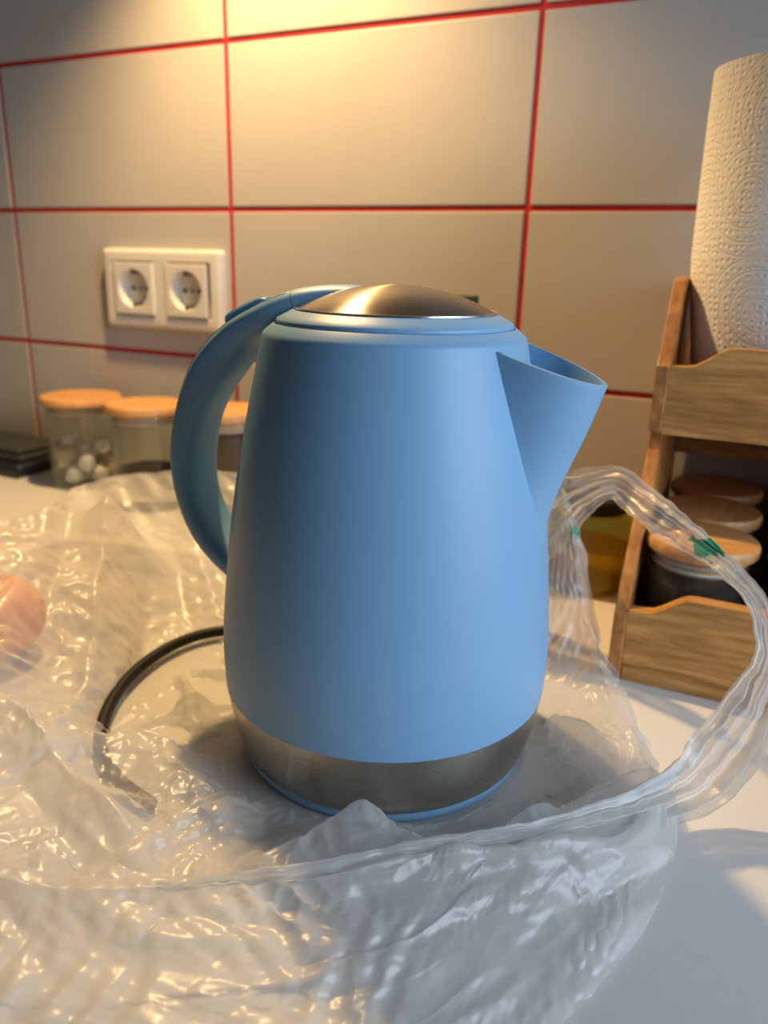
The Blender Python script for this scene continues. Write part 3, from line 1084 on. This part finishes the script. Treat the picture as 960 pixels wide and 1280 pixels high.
# ------------------------------------------------------------------ orange fruit under the film
of_ = empty('orange_fruit', (.084, -.388, .0))
tag(of_, 'round orange fruit blurred behind the film at the left edge', 'fruit')
lathe('peel', [(0, .0015)] + [(.031 * math.sin(a) ** .95, .0275 - .026 * math.cos(a) - (.003 if a > 2.9 else 0)) for a in np.linspace(.12, 3.05, 26)] + [(0, .0490)], M['orange'], of_, 64)
lathe('stem_end', [(0, .0485), (.0028, .0487), (.0024, .0502), (0, .0506)], M['stem'], of_, 12)

# ------------------------------------------------------------------ wooden rack
RX0, RX1, PT = .446, .744, .0080
rack = empty('wooden_rack', (0, 0, 0))
tag(rack, 'two tier wooden spice rack with wavy front boards, right of the kettle', 'rack')
side = [(-.229, .0), (-.233, .006), (-.2325, .046), (-.222, .062), (-.160, .137), (-.158, .148), (-.1745, .1515), (-.1745, .193), (-.168, .199), (-.137, .2445), (-.131, .2465), (-.010, .2465), (-.005, .242), (-.005, .0)]


def extrude(name, poly, axis, a0, a1, mat, parent, bev=.0008):
    bm = bmesh.new()
    vs = []
    for (u, z) in poly:
        vs.append(bm.verts.new((a0, u, z) if axis == 'x' else (u, a0, z)))
    f = bm.faces.new(vs)
    r = bmesh.ops.extrude_face_region(bm, geom=[f])
    d = Vector((a1 - a0, 0, 0)) if axis == 'x' else Vector((0, a1 - a0, 0))
    for e in r['geom']:
        if isinstance(e, bmesh.types.BMVert):
            e.co += d
    bmesh.ops.recalc_face_normals(bm, faces=bm.faces)
    if bev:
        bmesh.ops.bevel(bm, geom=bm.edges[:], offset=bev, segments=2, affect='EDGES', profile=.6)
    return bm_obj(name, bm, mat, parent)


extrude('side_panel', side, 'x', RX0, RX0 + PT, M['pine_z'], rack)
extrude('side_panel', side, 'x', RX1 - PT, RX1, M['pine_z'], rack)


def wave_board(z_low, z_high, z_bot, y0, y1):
    xa, xb = RX0 + PT + .0003, RX1 - PT - .0003
    top = []
    for i in range(61):
        x = xa + (xb - xa) * i / 60
        d = min(x - xa, xb - x)
        t = min(1, max(0, (d - .010) / .026))
        t = t * t * (3 - 2 * t)
        top.append((x, z_low + (z_high - z_low) * t - .0012 * max(0, d - .036) / .1))
    poly = [(xa, z_bot)] + top + [(xb, z_bot)]
    return extrude('front_board', poly, 'y', y0, y1, M['pine_x'], rack, bev=0)


wave_board(.0495, .0630, .0130, -.2315, -.2215)
wave_board(.1935, .2065, .1500, -.1735, -.1635)
box('base_rail', (RX0 + PT + .0003, RX1 - PT - .0003, -.2290, -.2190, .0, .0118), M['pine_x'], rack, bev=.0008)
box('shelf', (RX0 + PT + .0003, RX1 - PT - .0003, -.2185, -.0070, .0040, .0118), M['pine_x'], rack, bev=.0006)
box('shelf', (RX0 + PT + .0003, RX1 - PT - .0003, -.1632, -.0070, .1520, .1600), M['pine_x'], rack, bev=.0006)
box('back_rail', (RX0 + PT + .0003, RX1 - PT - .0003, -.0145, -.0070, .1605, .2000), M['pine_x'], rack, bev=.0006)

box('back_rail', (RX0 + PT + .0003, RX1 - PT - .0003, -.0145, -.0070, .1060, .1515), M['pine_x'], rack, bev=.0006)

rg = 'jars in the lower tier of the rack'
rows_ = [(-.1835, 0), (-.1120, 0), (-.0420, 0)]
ord1 = ['nearest the left side panel', 'in the middle of the row', 'beside the right side panel']
for ri, (yy, _) in enumerate(rows_):
    for ci in range(3):
        xx = .4890 + .0730 * ci + .001 * ri
        rn = ['front', 'middle', 'back'][ri]
        lab = rn + '-row bamboo lidded spice jar in the rack, ' + ord1[ci]
        hj = .0680
        make_jar('spice_jar', (xx, yy, .0121), (.0318 if ri < 2 else .0316), hj, .0343, .0088, lab, rg, rot=.4 + ri * 1.1 + ci * .7, seals=2)
        mt = [M['coffee'], M['white_powder'], M['beans'], M['coffee'], M['coffee'], M['grey'], M['beans'], M['coffee'], M['coffee']][ri * 3 + ci]
        nm = ['dark spice', 'pale powder', 'brown spice', 'dark spice', 'dark spice', 'grey powder', 'brown spice', 'dark spice', 'dark spice'][ri * 3 + ci]
        fill('spice_filling', (xx, yy, .0160), .0290, .047, mt, nm + ' inside the ' + rn + '-row rack jar ' + ord1[ci], 'spice')

# ------------------------------------------------------------------ paper towel roll
rl = empty('paper_towel_roll', (.5085, -.1045, .1605))
tag(rl, 'embossed white paper towel roll standing on the upper tier of the rack', 'paper towel')
prof_r = spline(np.array([[.0515, .0], [.0520, .020], [.0532, .045], [.0550, .075], [.0564, .105], [.0572, .140], [.0580, .180], [.0582, .209]]), 40)
n = 128
V, Fc, UVs = [], [], []
for (r, z) in prof_r:
    for i in range(n + 1):
        a = 2 * math.pi * i / n
        q = r * (1 + .006 * math.sin(3 * a + 9 * z) + .004 * math.sin(7 * a - 20 * z))
        V.append((q * math.cos(a) + .0085 * max(0, 1 - z / .10) ** 1.3, q * math.sin(a), z))
        UVs.append((.058 * a, z))
m = n + 1
for j in range(len(prof_r) - 1):
    for i in range(n):
        Fc.append((j * m + i, j * m + i + 1, (j + 1) * m + i + 1, (j + 1) * m + i))
sheet = mesh_obj('paper_sheet', V, Fc, M['towel'], rl)
ul = sheet.data.uv_layers.new(name='UVMap')
for lp in sheet.data.loops:
    ul.data[lp.index].uv = UVs[lp.vertex_index]
lathe('end_face', [(.0575, .2085), (.045, .2095), (.030, .2090), (.0205, .2085)], M['towel'], rl, 96)
lathe('cardboard_core', [(.0205, .0), (.0205, .2090), (.0190, .2090), (.0190, .0)], M['card'], rl, 48)
